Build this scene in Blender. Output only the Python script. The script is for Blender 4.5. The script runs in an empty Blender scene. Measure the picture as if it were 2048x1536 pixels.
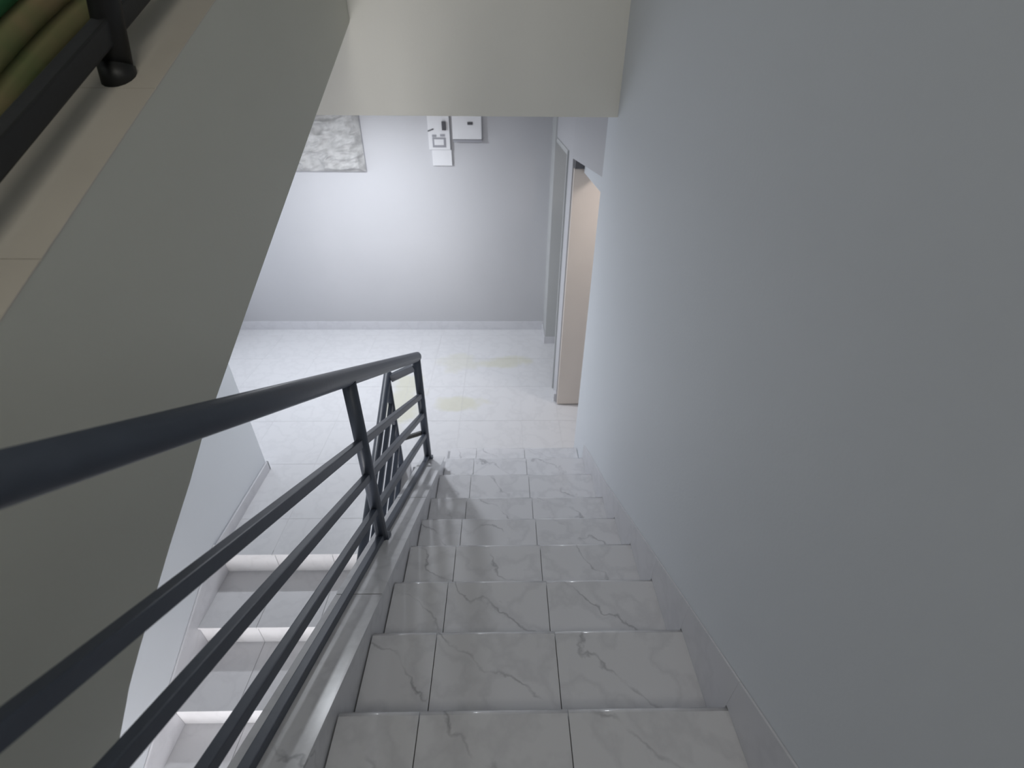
import bpy, bmesh, math, random
from mathutils import Vector, Matrix, noise
random.seed(7)
PI = math.pi
S = bpy.context.scene
C = S.collection

# ------------------------------------------------------------------ camera
CAMZ = 2.82
cd = bpy.data.cameras.new('camera'); cam = bpy.data.objects.new('camera', cd); C.objects.link(cam)
cd.sensor_fit = 'HORIZONTAL'; cd.sensor_width = 36.0
cd.lens = 36.0 * 940.4 / 2048.0
cd.dof.use_dof = True; cd.dof.focus_distance = 1.6; cd.dof.aperture_fstop = 2.6
cd.clip_start = 0.02; cd.clip_end = 100
P, Y, Ro = math.radians(33.307), math.radians(1.208), math.radians(0.535)
fw = Vector((math.sin(Y)*math.cos(P), math.cos(Y)*math.cos(P), -math.sin(P)))
rt = Vector((math.cos(Y), -math.sin(Y), 0)); up = rt.cross(fw)
r2 = math.cos(Ro)*rt + math.sin(Ro)*up; u2 = -math.sin(Ro)*rt + math.cos(Ro)*up
M = Matrix((r2, u2, -fw)).transposed().to_4x4(); M.translation = (0, 0, CAMZ)
cam.matrix_world = M
S.camera = cam

# ------------------------------------------------------------------ world, lights, exposure
w = bpy.data.worlds.new('world'); S.world = w; w.use_nodes = True
w.node_tree.nodes['Background'].inputs[0].default_value = (0.75, 0.85, 1.0, 1)
w.node_tree.nodes['Background'].inputs[1].default_value = 0.25
S.view_settings.view_transform = 'Standard'; S.view_settings.look = 'None'
S.view_settings.gamma = 1; S.view_settings.exposure = 0.0; S.view_settings.use_curve_mapping = False

def area(name, loc, target, size, energy, col, sy=None):
    l = bpy.data.lights.new(name, 'AREA'); l.energy = energy; l.color = col
    l.shape = 'RECTANGLE'; l.size = size; l.size_y = sy or size
    o = bpy.data.objects.new(name, l); C.objects.link(o); o.location = loc
    o.rotation_euler = (Vector(target) - Vector(loc)).to_track_quat('-Z', 'Y').to_euler()
    return o
# ceiling lamp of the landing, lamp / daylight of the storey below, weak warm lamp of the storey above
area('landing_ceiling_light', (-1.45, 4.25, 2.55), (-1.45, 4.25, 0), 0.14, 48, (0.90, 0.94, 1.0))
area('landing_window_light', (-3.8, 4.3, 1.45), (0.6, 3.3, 0.9), 1.6, 24, (0.86, 0.92, 1.0), 1.3)
area('lower_stair_light', (-1.3, -1.6, -0.6), (-1.3, 2.2, -0.2), 1.2, 85, (1.0, 0.97, 0.96))
area('side_room_light', (1.25, 3.35, 2.5), (1.2, 3.5, 0), 0.25, 7, (1.0, 0.90, 0.84))
area('upper_storey_light', (-0.1, -0.9, 4.9), (-0.1, 2.9, 2.4), 1.5, 28, (1.0, 0.97, 0.88))

# ------------------------------------------------------------------ materials
def mat(name, col, rough=0.6, spec=0.5, metal=0.0):
    m = bpy.data.materials.new(name); m.use_nodes = True
    b = m.node_tree.nodes['Principled BSDF']
    b.inputs['Base Color'].default_value = (*col, 1); b.inputs['Roughness'].default_value = rough
    b.inputs['Specular IOR Level'].default_value = spec; b.inputs['Metallic'].default_value = metal
    return m
def nd(m, t, **k):
    n = m.node_tree.nodes.new(t)
    for a, v in k.items():
        if a in n.inputs: n.inputs[a].default_value = v
        else: setattr(n, a, v)
    return n
def mottled(name, col, amt=0.05, scale=3.0, rough=0.6, bump=0.05, bscale=60):
    m = mat(name, col, rough); T = m.node_tree; b = T.nodes['Principled BSDF']
    tc = nd(m, 'ShaderNodeTexCoord'); n = nd(m, 'ShaderNodeTexNoise', Scale=scale, Detail=4.0)
    T.links.new(tc.outputs['Object'], n.inputs['Vector'])
    mx = nd(m, 'ShaderNodeMix', data_type='RGBA')
    mx.inputs[6].default_value = (*[c*(1-amt) for c in col], 1); mx.inputs[7].default_value = (*[min(1, c*(1+amt)) for c in col], 1)
    T.links.new(n.outputs['Fac'], mx.inputs[0]); T.links.new(mx.outputs[2], b.inputs['Base Color'])
    n2 = nd(m, 'ShaderNodeTexNoise', Scale=bscale, Detail=3.0); T.links.new(tc.outputs['Object'], n2.inputs['Vector'])
    bp = nd(m, 'ShaderNodeBump', Strength=bump, Distance=0.01)
    T.links.new(n2.outputs['Fac'], bp.inputs['Height']); T.links.new(bp.outputs['Normal'], b.inputs['Normal'])
    return m
def marble(name, base=(0.74, 0.74, 0.76), rough=0.16, yellow_patch=False, vein=True):
    m = mat(name, base, rough, 0.5); T = m.node_tree; b = T.nodes['Principled BSDF']
    tc = nd(m, 'ShaderNodeTexCoord'); oi = nd(m, 'ShaderNodeObjectInfo')
    # every tile is cut from its own bit of the print
    ofs = nd(m, 'ShaderNodeVectorMath', operation='SCALE'); ofs.inputs[3].default_value = 3.0
    cx = nd(m, 'ShaderNodeCombineXYZ'); T.links.new(oi.outputs['Random'], cx.inputs[0]); T.links.new(oi.outputs['Random'], cx.inputs[1])
    T.links.new(cx.outputs[0], ofs.inputs[0])
    ad = nd(m, 'ShaderNodeVectorMath', operation='ADD'); T.links.new(tc.outputs['Object'], ad.inputs[0]); T.links.new(ofs.outputs[0], ad.inputs[1])
    nz = nd(m, 'ShaderNodeTexNoise', Scale=5.0, Detail=5.0); T.links.new(ad.outputs[0], nz.inputs['Vector'])
    sp = nd(m, 'ShaderNodeSeparateXYZ'); T.links.new(tc.outputs['Object'], sp.inputs[0])
    # diagonal vein: d = |0.85x + y + k(noise-.5) + c|
    def math_(op, a, bb=None, clamp=False):
        n = nd(m, 'ShaderNodeMath', operation=op, use_clamp=clamp)
        for i, q in enumerate((a, bb)):
            if q is None: continue
            if isinstance(q, (int, float)): n.inputs[i].default_value = q
            else: T.links.new(q, n.inputs[i])
        return n.outputs[0]
    s = math_('ADD', math_('MULTIPLY', sp.outputs[0], 0.85), sp.outputs[1])
    s = math_('ADD', s, math_('MULTIPLY', math_('SUBTRACT', nz.outputs['Fac'], 0.5), 0.42))
    d = math_('ABSOLUTE', math_('SUBTRACT', s, 0.03))
    v = math_('SUBTRACT', 1.0, math_('MULTIPLY', d, 85.0), True)
    n3 = nd(m, 'ShaderNodeTexNoise', Scale=7.0, Detail=2.0); T.links.new(ad.outputs[0], n3.inputs['Vector'])
    v = math_('MULTIPLY', v, math_('MULTIPLY', math_('SUBTRACT', n3.outputs['Fac'], 0.40), 5.0, True))
    # faint cloudy veins
    d2 = math_('ABSOLUTE', math_('SUBTRACT', nz.outputs['Fac'], 0.5))
    v2 = math_('MULTIPLY', math_('SUBTRACT', 1.0, math_('MULTIPLY', d2, 18.0), True), 0.13 if vein else 0.07)
    v = math_('ADD', math_('MULTIPLY', v, 0.5 if vein else 0.06), v2, True)
    mx = nd(m, 'ShaderNodeMix', data_type='RGBA'); mx.inputs[6].default_value = (*base, 1); mx.inputs[7].default_value = (0.20, 0.20, 0.23, 1)
    T.links.new(v, mx.inputs[0]); out = mx.outputs[2]
    if yellow_patch:
        # yellowish patches in the landing tile colour, where they stand (world coordinates)
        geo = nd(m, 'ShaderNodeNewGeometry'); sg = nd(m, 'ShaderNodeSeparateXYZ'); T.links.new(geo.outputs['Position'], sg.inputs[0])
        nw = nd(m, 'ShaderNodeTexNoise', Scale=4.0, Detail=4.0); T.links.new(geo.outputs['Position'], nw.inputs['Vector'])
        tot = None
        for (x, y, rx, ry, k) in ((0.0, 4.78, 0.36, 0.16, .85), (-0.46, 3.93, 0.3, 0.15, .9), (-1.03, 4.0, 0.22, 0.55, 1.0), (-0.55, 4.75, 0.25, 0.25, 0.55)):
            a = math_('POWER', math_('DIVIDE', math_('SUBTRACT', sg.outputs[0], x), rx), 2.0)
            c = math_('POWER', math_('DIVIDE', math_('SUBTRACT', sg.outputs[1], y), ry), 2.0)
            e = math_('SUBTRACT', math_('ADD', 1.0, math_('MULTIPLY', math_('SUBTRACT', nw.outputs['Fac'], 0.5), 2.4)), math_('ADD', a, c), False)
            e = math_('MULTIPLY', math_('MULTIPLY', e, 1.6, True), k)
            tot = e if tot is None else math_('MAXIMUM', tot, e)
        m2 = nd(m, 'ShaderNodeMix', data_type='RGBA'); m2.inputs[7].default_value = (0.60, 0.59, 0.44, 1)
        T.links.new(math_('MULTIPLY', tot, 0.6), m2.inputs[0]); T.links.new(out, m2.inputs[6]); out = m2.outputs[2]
    T.links.new(out, b.inputs['Base Color'])
    return m

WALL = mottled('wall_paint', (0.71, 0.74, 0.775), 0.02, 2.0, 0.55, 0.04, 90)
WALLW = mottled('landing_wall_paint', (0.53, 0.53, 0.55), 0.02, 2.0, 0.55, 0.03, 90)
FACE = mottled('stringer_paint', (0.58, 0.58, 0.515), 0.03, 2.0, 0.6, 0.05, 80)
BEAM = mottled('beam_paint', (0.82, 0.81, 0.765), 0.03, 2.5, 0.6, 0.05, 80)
CEIL = mottled('ceiling_paint', (0.7, 0.7, 0.68), 0.02, 2.0, 0.7, 0.03, 80)
GROUT = mottled('grout', (0.34, 0.34, 0.36), 0.1, 20, 0.9)
GROUTM = mottled('step_grout', (0.42, 0.42, 0.44), 0.05, 20, 0.8)
GROUTL = mottled('pale_grout', (0.62, 0.62, 0.64), 0.05, 20, 0.8)
TILE = marble('tread_marble', (0.72, 0.72, 0.75))
FTILE = marble('floor_marble', (0.68, 0.68, 0.70), 0.22, yellow_patch=True, vein=False)
CURB = marble('curb_marble', (0.68, 0.68, 0.70), 0.2)
SKIRT = marble('skirting_marble', (0.66, 0.66, 0.69), 0.25, vein=False)
CAP = mottled('cap_stone', (0.53, 0.49, 0.43), 0.08, 5, 0.45, 0.03, 50)
STEEL = mottled('painted_steel', (0.055, 0.066, 0.090), 0.15, 12, 0.40, 0.04, 60)
BLACK = mottled('black_steel', (0.012, 0.012, 0.012), 0.2, 12, 0.5, 0.04, 60)
PLAST = mottled('white_plastic', (0.72, 0.72, 0.74), 0.02, 8, 0.4, 0.01, 60)
PLAST2 = mottled('grey_plastic', (0.30, 0.30, 0.33), 0.05, 8, 0.5, 0.01, 60)
DARKP = mottled('dark_plastic', (0.06, 0.06, 0.07), 0.1, 8, 0.5, 0.01, 60)
DOORM = mottled('beige_door_paint', (0.78, 0.71, 0.65), 0.05, 3, 0.5, 0.03, 40)
JAMB = mottled('grey_jamb_paint', (0.50, 0.51, 0.51), 0.03, 3, 0.6, 0.03, 60)
SHADESTEP = mottled('shaded_step_stone', (0.07, 0.07, 0.06), 0.1, 5, 0.6)  # step colour darkened to stand for the shade behind the mats
GAPSHADE = mottled('door_gap_shade', (0.16, 0.16, 0.17), 0.03, 3, 0.6, 0.03, 60)  # shade of the gap above the door, as a flat dark colour
STONE = mottled('rough_stone', (0.46, 0.455, 0.45), 0.4, 14, 0.8, 0.5, 40)
MAT = None

# ------------------------------------------------------------------ mesh helpers
def link(name, me, m=None, parent=None):
    o = bpy.data.objects.new(name, me); C.objects.link(o)
    if m and not me.materials: me.materials.append(m)
    if parent: o.parent = parent
    return o
def mesh(name, vs, fs, m, parent=None, smooth=False, bevel=0.0, kind=None, loc=None):
    bm = bmesh.new(); bv = [bm.verts.new(v) for v in vs]
    for f in fs: bm.faces.new([bv[i] for i in f])
    bmesh.ops.recalc_face_normals(bm, faces=bm.faces)
    if bevel: bmesh.ops.bevel(bm, geom=bm.edges[:], offset=bevel, segments=2, affect='EDGES', profile=0.6)
    if smooth:
        for f in bm.faces: f.smooth = True
    me = bpy.data.meshes.new(name); bm.to_mesh(me); bm.free()
    o = link(name, me, m, parent)
    if loc is not None: o.location = loc
    if kind: o['kind'] = kind
    return o
BF = [(0,1,2,3), (7,6,5,4), (0,4,5,1), (1,5,6,2), (2,6,7,3), (3,7,4,0)]
def bv_(x0, x1, y0, y1, z0, z1):
    return [(x0,y0,z0), (x1,y0,z0), (x1,y1,z0), (x0,y1,z0), (x0,y0,z1), (x1,y0,z1), (x1,y1,z1), (x0,y1,z1)]
def boxes(bl):
    vs, fs = [], []
    for b in bl:
        k = len(vs); vs += bv_(*b) if len(b) == 6 else list(b); fs += [tuple(i+k for i in f) for f in BF]
    return vs, fs
def box(name, x0, x1, y0, y1, z0, z1, m, parent=None, bevel=0.0, kind=None):
    c = Vector(((x0+x1)/2, (y0+y1)/2, (z0+z1)/2)); h = Vector((x1-x0, y1-y0, z1-z0))/2
    return mesh(name, bv_(-h.x, h.x, -h.y, h.y, -h.z, h.z), BF, m, parent, False, bevel, kind, c)
def prism(name, prof, x0, x1, m, parent=None, bevel=0, kind=None):
    """profile of (y,z) points extruded along x"""
    n = len(prof); vs = [(x0, *q) for q in prof] + [(x1, *q) for q in prof]
    fs = [tuple(range(n)), tuple(range(2*n-1, n-1, -1))] + [(i, (i+1) % n, n+(i+1) % n, n+i) for i in range(n)]
    return mesh(name, vs, fs, m, parent, False, bevel, kind)
def bar(name, a, b, wd, ht, m, parent=None, seg=4, rnd=0.0, upv=(0, 0, 1)):
    """bar from a to b; square (seg 4) or round section"""
    a, b = Vector(a), Vector(b); d = (b-a).normalized(); u = Vector(upv)
    if abs(d.dot(u)) > 0.95: u = Vector((0, 1, 0))
    s = d.cross(u).normalized(); t = s.cross(d).normalized()
    if seg == 4: sec = [(-1,-1), (1,-1), (1,1), (-1,1)]
    else: sec = [(math.cos(2*PI*i/seg), math.sin(2*PI*i/seg)) for i in range(seg)]
    vs = [a + s*(x*wd/2) + t*(y*ht/2) - a for x, y in sec] + [b + s*(x*wd/2) + t*(y*ht/2) - a for x, y in sec]
    n = len(sec)
    fs = [tuple(range(n)), tuple(range(2*n-1, n-1, -1))] + [(i, (i+1) % n, n+(i+1) % n, n+i) for i in range(n)]
    o = mesh(name, vs, fs, m, parent, False, rnd, None, a)
    if seg > 4:
        for p in o.data.polygons:
            if len(p.vertices) == 4: p.use_smooth = True
    return o
def thing(name, label, cat, loc=(0, 0, 0), group=None):
    o = bpy.data.objects.new(name, None); C.objects.link(o); o.location = (0, 0, 0)
    o.empty_display_size = 0.1; o['label'] = label; o['category'] = cat
    if group: o['group'] = group
    return o
def tag(o, label, cat, group=None):
    o['label'] = label; o['category'] = cat
    if group: o['group'] = group
    return o
def struct(o): o['kind'] = 'structure'; return o

XW = 0.62          # wall beside the flight
# ------------------------------------------------------------------ setting
struct(mesh('wall_right', *boxes([(XW, XW+.16, -2.1, 3.17, -3.1, 5.1), (XW, XW+.16, 3.17, 3.885, 2.20, 5.1)]), WALL))
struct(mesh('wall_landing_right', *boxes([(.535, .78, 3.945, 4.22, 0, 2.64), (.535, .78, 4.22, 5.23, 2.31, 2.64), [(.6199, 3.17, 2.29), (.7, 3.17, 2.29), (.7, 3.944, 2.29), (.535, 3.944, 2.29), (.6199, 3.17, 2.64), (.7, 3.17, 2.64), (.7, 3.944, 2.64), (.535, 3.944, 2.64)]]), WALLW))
wr = struct(box('wall_jamb', .52, 1.95, 5.23, 5.62, 0, 2.64, JAMB))
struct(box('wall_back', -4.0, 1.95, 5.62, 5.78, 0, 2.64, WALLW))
struct(mesh('wall_left', *boxes([(-2.16, -2.0, -2.1, 2.97, -3.1, 5.1)]), WALL))
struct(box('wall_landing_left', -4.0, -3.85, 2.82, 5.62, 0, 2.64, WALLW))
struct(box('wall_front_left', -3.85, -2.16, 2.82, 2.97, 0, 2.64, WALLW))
struct(box('wall_side_room', 1.80, 1.95, 3.0, 5.23, 0, 2.64, WALL))
struct(box('wall_side_room_near', .78, 1.95, 2.85, 3.0, 0, 2.64, WALL))
struct(box('wall_rear', -2.16, .78, -2.25, -2.1, -3.1, 5.1, WALL))
struct(mesh('ceiling_landing', *boxes([(-4.0, 1.95, 3.06, 5.78, 2.64, 2.80)]), CEIL))
struct(mesh('trim_beam', *boxes([(-2.0, XW, 2.91, 3.06, 2.633, 3.9)]), BEAM))
struct(mesh('ceiling', *boxes([(-2.16, .78, -2.25, 5.78, 5.1, 5.25)]), CEIL))
struct(mesh('wall_upper_back', *boxes([(-2.16, .78, 5.0, 5.15, 2.8, 5.1)]), WALL))

# landing floor: concrete slab with tiles
floor = struct(mesh('floor', *boxes([(-3.85, -.78, 2.16, 5.62, -.2, -.0015), (-.78, 1.80, 3.0, 5.62, -.2, -.0015)]), GROUTL))
tile_me = {}
def tile(parent, x0, x1, y0, y1, z1, th, m, name='tile', bev=0.0015):
    w_, h_ = round(x1-x0, 3), round(y1-y0, 3); k = (w_, h_, th, m.name)
    c = ((x0+x1)/2, (y0+y1)/2, z1-th/2)
    if k in tile_me:
        o = bpy.data.objects.new(name, tile_me[k]); C.objects.link(o); o.parent = parent; o.location = c
    else:
        o = mesh(name, bv_(-w_/2, w_/2, -h_/2, h_/2, -th/2, th/2), BF, m, parent, False, 0, None, c); tile_me[k] = o.data
    return o
g = .0015
TS = .60
def clipgrid(xa, xb, ya, yb, x_or, y_or, step):
    out = []
    x = x_or - math.ceil((x_or-xa)/step)*step
    while x < xb - .02:
        y = y_or - math.ceil((y_or-ya)/step)*step
        while y < yb - .02:
            a, b, c, d = max(x, xa), min(x+step, xb), max(y, ya), min(y+step, yb)
            if b-a > .02 and d-c > .02: out.append((a+g, b-g, c+g, d-g))
            y += step
        x += step
    return out
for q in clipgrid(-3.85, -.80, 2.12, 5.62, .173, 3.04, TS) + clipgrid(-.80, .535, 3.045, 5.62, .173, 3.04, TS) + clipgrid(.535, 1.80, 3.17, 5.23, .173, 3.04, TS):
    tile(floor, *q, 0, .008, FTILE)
# baseboards of the landing
bb = []
def skirt(name, x0, x1, y0, y1, z0=0, h=.10):
    return struct(box(name, x0, x1, y0, y1, z0, z0+h, SKIRT, None, .002))
skirt('baseboard_back', -3.85, .52, 5.607, 5.62, 0, .115)
skirt('baseboard_right', .505, .518, 5.215, 5.62, 0, .09)
skirt('baseboard_jamb', .518, 1.8, 5.217, 5.229, 0, .09)
skirt('baseboard_left', -1.998, -1.985, 2.13, 2.985, 0, .09)
skirt('baseboard_corner', -2.16, -1.985, 2.972, 2.984, 0, .09)

# ------------------------------------------------------------------ flight down in front of the camera
st = thing('staircase', 'marble tiled steps running down in front, between the right wall and the long railing', 'staircase')
nos = [(-.315, 1.667+.0), (-.015, 1.667), (.285, 1.518), (.585, 1.369), (.885, 1.220), (1.18, 1.071), (1.475, .921), (1.765, .772), (2.06, .623), (2.42, .470), (2.75, .323), (3.04, .175)]
nos = nos[1:]
xl = -.45
# concrete body under the tiles
prof = [(-.9, 1.667-.02)]
for i, (y, z) in enumerate(nos):
    zn = nos[i+1][1] if i+1 < len(nos) else 0.0
    prof += [(y-.022, z-.016), (y-.022, zn-.016)]
prof += [(3.01, -.18), (2.9, -.2), (-.9, 1.36)]
prism('body', prof, xl-.02, XW-.002, GROUTM, st)
joints = [xl, -.23, .173, XW-.003]
for i, (y, z) in enumerate(nos):
    y0 = (nos[i-1][0]-.022+.0005) if i else -.9
    zn = nos[i+1][1] if i+1 < len(nos) else 0.0
    for a, b in zip(joints[:-1], joints[1:]):
        if i < 1: continue
        # tread tile with rounded nose
        w_ = b-a-2*g; h_ = y+.004-y0; k = ('tr', round(w_, 3), round(h_, 3))
        cx, cy = (a+b)/2, (y0+y+.004)/2
        if k not in tile_me:
            r = .014; t = .0155; e = h_/2
            pr = [(-e, -t), (e-r*.3, -t), (e, -t+r*.4), (e, -r), (e-r*.08, -r*.6), (e-r*.3, -r*.3), (e-r*.6, -r*.08), (e-r, 0), (-e, 0)]
            n = len(pr); vs = [(-w_/2, *q) for q in pr] + [(w_/2, *q) for q in pr]
            fs = [tuple(range(n)), tuple(range(2*n-1, n-1, -1))] + [(q, (q+1) % n, n+(q+1) % n, n+q) for q in range(n)]
            o = mesh('tread_tile', vs, fs, TILE, st, False, 0, None, (cx, cy, z)); tile_me[k] = o.data
            for p in o.data.polygons: p.use_smooth = len(p.vertices) == 4 and abs(p.normal.z) < .999 and p.normal.y > .1
        else:
            o = bpy.data.objects.new('tread_tile', tile_me[k]); C.objects.link(o); o.parent = st; o.location = (cx, cy, z)
        box('riser_tile', a+g, b-g, y-.022, y-.008, zn+.0005, z-.0155, TILE, st)
# side faces of the two lowest steps
box('side_tile', xl-.034, xl-.0205, 2.657, 2.746, 0, .307, SKIRT, st)
box('side_tile', xl-.034, xl-.0205, 2.748, 3.03, 0, .159, SKIRT, st)
# skirting tiles on the wall side: one per step, sloping top
for i in range(1, len(nos)-1):
    y, z = nos[i]; yp = nos[i-1][0]; zp = nos[i-1][1]; zn = nos[i+1][1]
    pr = [(yp-.004, z+.001), (y+.004, z+.001), (y+.004, z+.13), (yp+.0045, z+.13+(zp-z)*1.0), (yp+.0045, z+.001)][1:]
    prism('skirting_tile', pr, XW-.007, XW-.001, SKIRT, st)
# curb carrying the railing
cz = lambda y: 2.82-1.09-.497*y
sl = .497
cu = prism('curb', [(-.9, cz(-.9)), (2.655, cz(2.655)), (2.655, -.005), (2.30, .10-.01), (-.9, cz(-.9)-.42)], -.605, -.453, CURB, st)
# curb top slabs
yy = [-.9, .12, 1.02, 1.9, 2.67]
for a, b in zip(yy[:-1], yy[1:]):
    prism('curb_tile', [(a+g, cz(a)+.012), (b-g, cz(b)+.012), (b-g, cz(b)), (a+g, cz(a))], -.613, -.445, CURB, st)

# ------------------------------------------------------------------ flight going on down to the left
sb = thing('staircase', 'brightly lit white flight of steps seen through the railing bars at lower left', 'staircase')
nb = [(2.12, 0.0), (1.712, -.19), (1.31, -.38), (.92, -.57), (.53, -.76), (.14, -.95), (-.25, -1.14)]
prof = [(2.16, -.02)]
prof = [(2.16, -.016), (2.142, -.016)]
for i in range(1, len(nb)):
    yp = nb[i-1][0]; z = nb[i][1]
    prof += [(yp+.022, z-.016), (nb[i][0]+.022, z-.016)]
prof += [(-.23, -1.5), (-.1, -1.55), (2.16, -.35)]
prism('body', prof, -1.998, -.80, GROUT, sb)
jb = [-1.998, -1.61, -1.21, -.80]
for i in range(1, len(nb)):
    y, z = nb[i]; yp, zp = nb[i-1]
    for a, b in zip(jb[:-1], jb[1:]):
        tile(sb, a+g, b-g, y-.004, yp+.02, z, .015, FTILE, 'tread_tile')
        box('riser_tile', a+g, b-g, yp+.006, yp+.02, z+.0005, zp-(.0155 if i > 1 else .0085), FTILE, sb)
    prism('skirting_tile', [(y+.004, z+.001), (yp+.004, z+.001), (yp+.004, z+.30), (y+.004, z+.11)], -1.997, -1.985, SKIRT, sb)
cb = lambda y: .385+.47*(y-2.55)
prism('curb', [(-.6, cb(-.6)), (2.60, cb(2.60)), (2.60, -.005), (2.1, -.12), (-.6, cb(-.6)-.5)], -.80, -.69, CURB, sb)
struct(box('floor_lower', -2.0, XW, -2.1, .9, -2.0, -1.72, FTILE))

# ------------------------------------------------------------------ flight going up at the left (its plastered side and capped kerb)
ub = thing('staircase', 'ascending flight at the left with a plain grey plastered side and stone capped edge', 'staircase')
capz = lambda y: 2.51+.5*(y-.65)
low = [(2.905, 3.03), (2.778, 2.968), (2.198, 2.689), (1.857, 2.522), (1.314, 2.257), (1.013, 2.108), (.919, 2.062), (.82, 2.00), (.696, 1.932), (.57, 1.857), (.518, 1.826), (.466, 1.792), (.419, 1.751), (.362, 1.702), (.25, 1.60), (.1, 1.52), (-.2, 1.48), (-.9, 1.48)]
top = [(-.9, 1.74), (-.55, 1.74), (-.55, capz(-.55)-.003), (2.905, capz(2.905)-.003)]
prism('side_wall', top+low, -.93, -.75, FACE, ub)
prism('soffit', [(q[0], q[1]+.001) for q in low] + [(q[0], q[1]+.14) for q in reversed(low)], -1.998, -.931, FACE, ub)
# steps of that flight behind the kerb
for k in range(11):
    y0 = .15+k*.245; z0 = 1.70+k*.1225+.12
    box('step', -1.998, -.932, y0, min(y0+.26, 2.9), z0-.18, z0, SHADESTEP, ub)
ys = [-.55, .18, .905, 1.63, 2.35, 2.905]
ys = [-.55, -.14, .31, .76, 1.21, 1.66, 2.11, 2.56, 2.905]
for a, b in zip(ys[:-1], ys[1:]):
    prism('cap_tile', [(a+.001, capz(a+.001)-.003), (b-.001, capz(b-.001)-.003), (b-.001, capz(b-.001)), (a+.001, capz(a+.001))], -.94, -.7495, CAP, ub)
struct(mesh('floor_upper', *boxes([(-2.0, XW, -2.1, -.9, 1.46, 1.667)]), CAP))

# ------------------------------------------------------------------ railings
rl = thing('railing', 'long dark grey steel railing with three bars on the marble curb, handrail nearest the viewer', 'railing')
xr = -.56
hz = lambda y: 2.432-.508*(y-.404)
L = lambda y: Vector((xr, y, 0))
def lp(y, f, x=xr): return (x, y, f(y))
bar('handrail', lp(-.45, hz), lp(2.645, hz), .058, .066, STEEL, rl, 16)
r1 = lambda y: 2.175-.503*(y-.30)
r2_ = lambda y: 1.975-.485*(y-.30)
r3 = lambda y: 1.752-.467*(y-.30)
rb = lambda y: cz(y)+.030
for f, s in ((r1, .034), (r2_, .034), (r3, .034)):
    bar('rail', lp(-.45, f), lp(2.60, f), s*.8, s, STEEL, rl, 4, .004)
bar('bottom_rail', lp(-.45, rb), lp(2.60, rb), .028, .028, STEEL, rl, 4, .003)
for y in (.12, 1.43, 2.615):
    bar('post', (xr, y, cz(y)+.012), (xr, y, hz(y)-.02), .053, .053, STEEL, rl, 12)
    box('base_plate', xr-.032, xr+.032, y-.034, y+.034, cz(y)-.006, cz(y)+.02, STEEL, rl, .002)

x2 = -.755
r_low = thing('railing', 'second dark steel railing descending to the left behind the end post', 'railing')
h2 = lambda y: 1.185-.51*(2.60-y)
bar('handrail', (x2, 2.615, h2(2.615)), (x2, .3, h2(.3)), .05, .055, STEEL, r_low, 16)
for dz in (.20, .38, .56):
    f = lambda y, dz=dz: h2(y)-dz
    bar('rail', (x2, 2.57, f(2.57)), (x2, .3, f(.3)), .028, .034, STEEL, r_low, 4, .003)
f = lambda y: cb(y)+.03
bar('bottom_rail', (x2, 2.57, f(2.57)), (x2, .3, f(.3)), .028, .028, STEEL, r_low, 4, .003)
for y in (2.58, 1.45, .35):
    bar('post', (x2, y, cb(y)), (x2, y, h2(y)-.015), .042, .042, STEEL, r_low, 12)
box('base_plate', x2-.03, x2+.03, 2.55, 2.61, cb(2.58)-.006, cb(2.58)+.012, STEEL, r_low, .002)
# links between the two end posts
bar('link_bar', (xr-.02, 2.615, 1.235), (x2+.018, 2.59, 1.165), .04, .045, STEEL, r_low, 4, .003)
bar('link_bar', (xr-.02, 2.60, .70), (x2+.018, 2.58, .655), .022, .028, BLACK, r_low, 4, .003)

r_up = thing('railing', 'black steel railing post and thick bottom rail on the stone cap at upper left', 'railing')
xu = -.845
bar('bottom_rail', (xu, -.5, capz(-.5)+.079), (xu, 2.88, capz(2.88)+.079), .036, .038, BLACK, r_up, 4, .004)
for y in (1.25, 2.55, -.1):
    bar('post', (xu, y, capz(y)+.0), (xu, y+.29, capz(y+.29)+.62+.2-.03), .06, .06, BLACK, r_up, 12)
    bar('collar', (xu, y-.005, capz(y)-.025), (xu, y+.004, capz(y)+.022), .072, .068, BLACK, r_up, 16)
bar('handrail', (xu, -.5, capz(-.5)+.82), (xu, 2.88, capz(2.88)+.82), .06, .06, BLACK, r_up, 12)
for dz in (.33, .52):
    bar('rail', (xu, -.5, capz(-.5)+dz), (xu, 2.88, capz(2.88)+dz), .03, .035, BLACK, r_up, 4, .003)

# ------------------------------------------------------------------ rolled mats behind that railing
def mat_material():
    m = mat('woven_mat', (0.1, 0.1, 0.05), 0.8); T = m.node_tree; b = T.nodes['Principled BSDF']
    tc = nd(m, 'ShaderNodeTexCoord'); sp = nd(m, 'ShaderNodeSeparateXYZ'); T.links.new(tc.outputs['Object'], sp.inputs[0])
    n = nd(m, 'ShaderNodeTexNoise', Scale=6.0, Detail=3.0); T.links.new(tc.outputs['Object'], n.inputs['Vector'])
    cr = nd(m, 'ShaderNodeValToRGB'); T.links.new(n.outputs['Fac'], cr.inputs[0])
    e = cr.color_ramp.elements; e[0].position = .3; e[0].color = (0.20, 0.25, 0.10, 1); e[1].position = .62; e[1].color = (0.36, 0.28, 0.15, 1)
    T.links.new(cr.outputs[0], b.inputs['Base Color'])
    wv = nd(m, 'ShaderNodeTexWave', Scale=40.0); T.links.new(tc.outputs['Object'], wv.inputs['Vector'])
    bp = nd(m, 'ShaderNodeBump', Strength=.3, Distance=.004); T.links.new(wv.outputs['Fac'], bp.inputs['Height'])
    return m
MAT = mat_material()
GREEN = mat('green_cloth', (0.05, 0.22, 0.09), 0.8)
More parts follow.
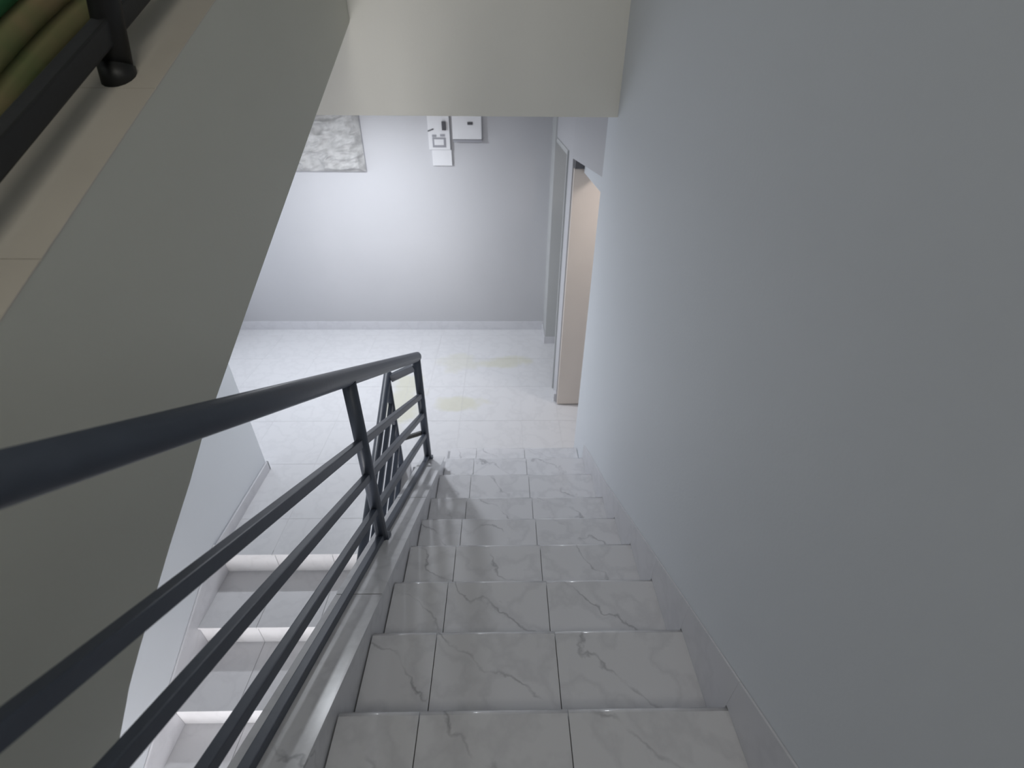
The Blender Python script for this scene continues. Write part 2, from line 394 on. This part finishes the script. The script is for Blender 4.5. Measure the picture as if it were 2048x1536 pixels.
def rolled(label, x, z0, r, dx, m=MAT):
    # a soft roll lying up the steps; spiral end visible
    vs, fs = [], []; NS, NR = 22, 20
    for i in range(NS+1):
        t = i/NS; y = .55+t*1.35; z = z0+.56*(y-1.2)+.05*math.sin(t*PI*1.0)-.04
        rr = r*(1+.05*math.sin(9*t+x*30))
        for j in range(NR):
            a = 2*PI*j/NR; q = rr*(1+.10*(j/NR))
            vs.append((x+dx*math.sin(t*PI)+q*math.cos(a)*1.25, y-q*math.sin(a)*.45, z+q*math.sin(a)*.9))
    for i in range(NS):
        for j in range(NR): fs.append((i*NR+j, i*NR+(j+1) % NR, (i+1)*NR+(j+1) % NR, (i+1)*NR+j))
    fs += [tuple(range(NR)), tuple(range((NS+1)*NR-1, NS*NR-1, -1))]
    o = mesh('rolled_mat', vs, fs, m, None, True)
    return tag(o, label, 'mat', 'rolled mats on the steps behind the upper railing')
rolled('lower olive brown rolled mat, nearest the black bottom rail at upper left', -1.055, 2.765, .0275, -.03)
rolled('upper olive brown rolled mat, just under the bluish green one at upper left', -1.06, 2.822, .0275, -.03)
rolled('topmost rolled mat in bluish green at the upper left corner', -1.07, 2.879, .0275, -.03, GREEN)

# ------------------------------------------------------------------ doors on the right of the landing
d = box('door_leaf', .545, 1.30, 3.90, 3.94, .012, 2.225, DOORM, None, .002)
tag(d, 'plain beige door standing open in the nearer doorway right of the landing', 'door')
box('trim_4', .548, .80, 3.885, 3.94, 2.228, 2.285, GAPSHADE, None)['kind'] = 'structure'  # added dark strip standing in for the shaded gap over the door
box('plinth', -.012, .012, -.03, .03, 0, .1, SKIRT, None).name = 'trim_1'
t1 = bpy.data.objects['trim_1']; t1.location = (.527, 3.99, .045); struct(t1)
for i, (x0, x1, y0, y1, z0, z1) in enumerate([(.53, .547, 4.222, 5.228, 2.27, 2.31), (.52, .535, 4.205, 4.235, 0, 2.31)]):
    struct(box('trim_%d' % (i+2), x0, x1, y0, y1, z0, z1, JAMB))

# ------------------------------------------------------------------ things on the back wall
def relief():
    x0, x1, z0, z1, y = -2.35, -1.495, 1.925, 2.60, 5.600
    nx, nz = 90, 70; vs, fs = [], []
    for j in range(nz+1):
        for i in range(nx+1):
            u, v = i/nx, j/nz; x = x0+(x1-x0)*u; z = z0+(z1-z0)*v
            q = Vector((x*3.2+z*2.0, z*9.0-x*3.0, 0))
            r = 1-abs(noise.noise(q))*2; r2 = 1-abs(noise.noise(q*2.3+Vector((5, 1, 2))))*2
            e = min(1, min(u, 1-u, v, 1-v)*16)
            vs.append((x, y-.004-e*(.060*max(0, r)**1.3+.03*r2*.6+.012), z))
    for j in range(nz):
        for i in range(nx):
            a = j*(nx+1)+i; fs.append((a, a+1, a+nx+2, a+nx+1))
    return vs, fs
sp = thing('stone_panel', 'rough grey stone relief panel on the back wall under the beam', 'wall panel')
mesh('stone_face', *relief(), STONE, sp)
box('backing', -2.352, -1.493, 5.597, 5.619, 1.923, 2.602, PLAST2, sp)

bx = thing('breaker_box', 'white switch and socket box with dark slots, left one on the back wall', 'electrical box')
box('housing', -.785, -.56, 5.56, 5.618, 2.15, 2.50, PLAST, bx, .006)
box('cover_plate', -.762, -.552, 5.585, 5.618, 1.99, 2.150, PLAST, bx, .005)
for (a, b, c, e) in ((-.745, -.70, 2.27, 2.292), (-.66, -.61, 2.275, 2.297)):
    box('slot', a, b, 5.556, 5.562, c, e, PLAST2, bx)
box('socket_face', -.745, -.605, 5.553, 5.562, 2.172, 2.265, PLAST2, bx, .003)
box('slot_cover', -.725, -.625, 5.549, 5.555, 2.195, 2.25, PLAST, bx, .002)
box('switch_lever', -.635, -.595, 5.525, 5.562, 2.335, 2.415, DARKP, bx, .004)
bar('cable', (-.785, 5.552, 2.325), (-.725, 5.552, 2.345), .008, .010, DARKP, bx, 8)
jx = thing('junction_box', 'square pale box with a dark shadow strip beneath, right of the socket box', 'electrical box')
box('housing', -.530, -.225, 5.55, 5.618, 2.25, 2.53, PLAST, jx, .006)
box('shadow_lip', -.525, -.222, 5.545, 5.618, 2.224, 2.247, PLAST2, jx, .003)  # grey strip built as the shadow under the box
box('latch', -.37, -.315, 5.540, 5.552, 2.385, 2.412, DARKP, jx, .003)
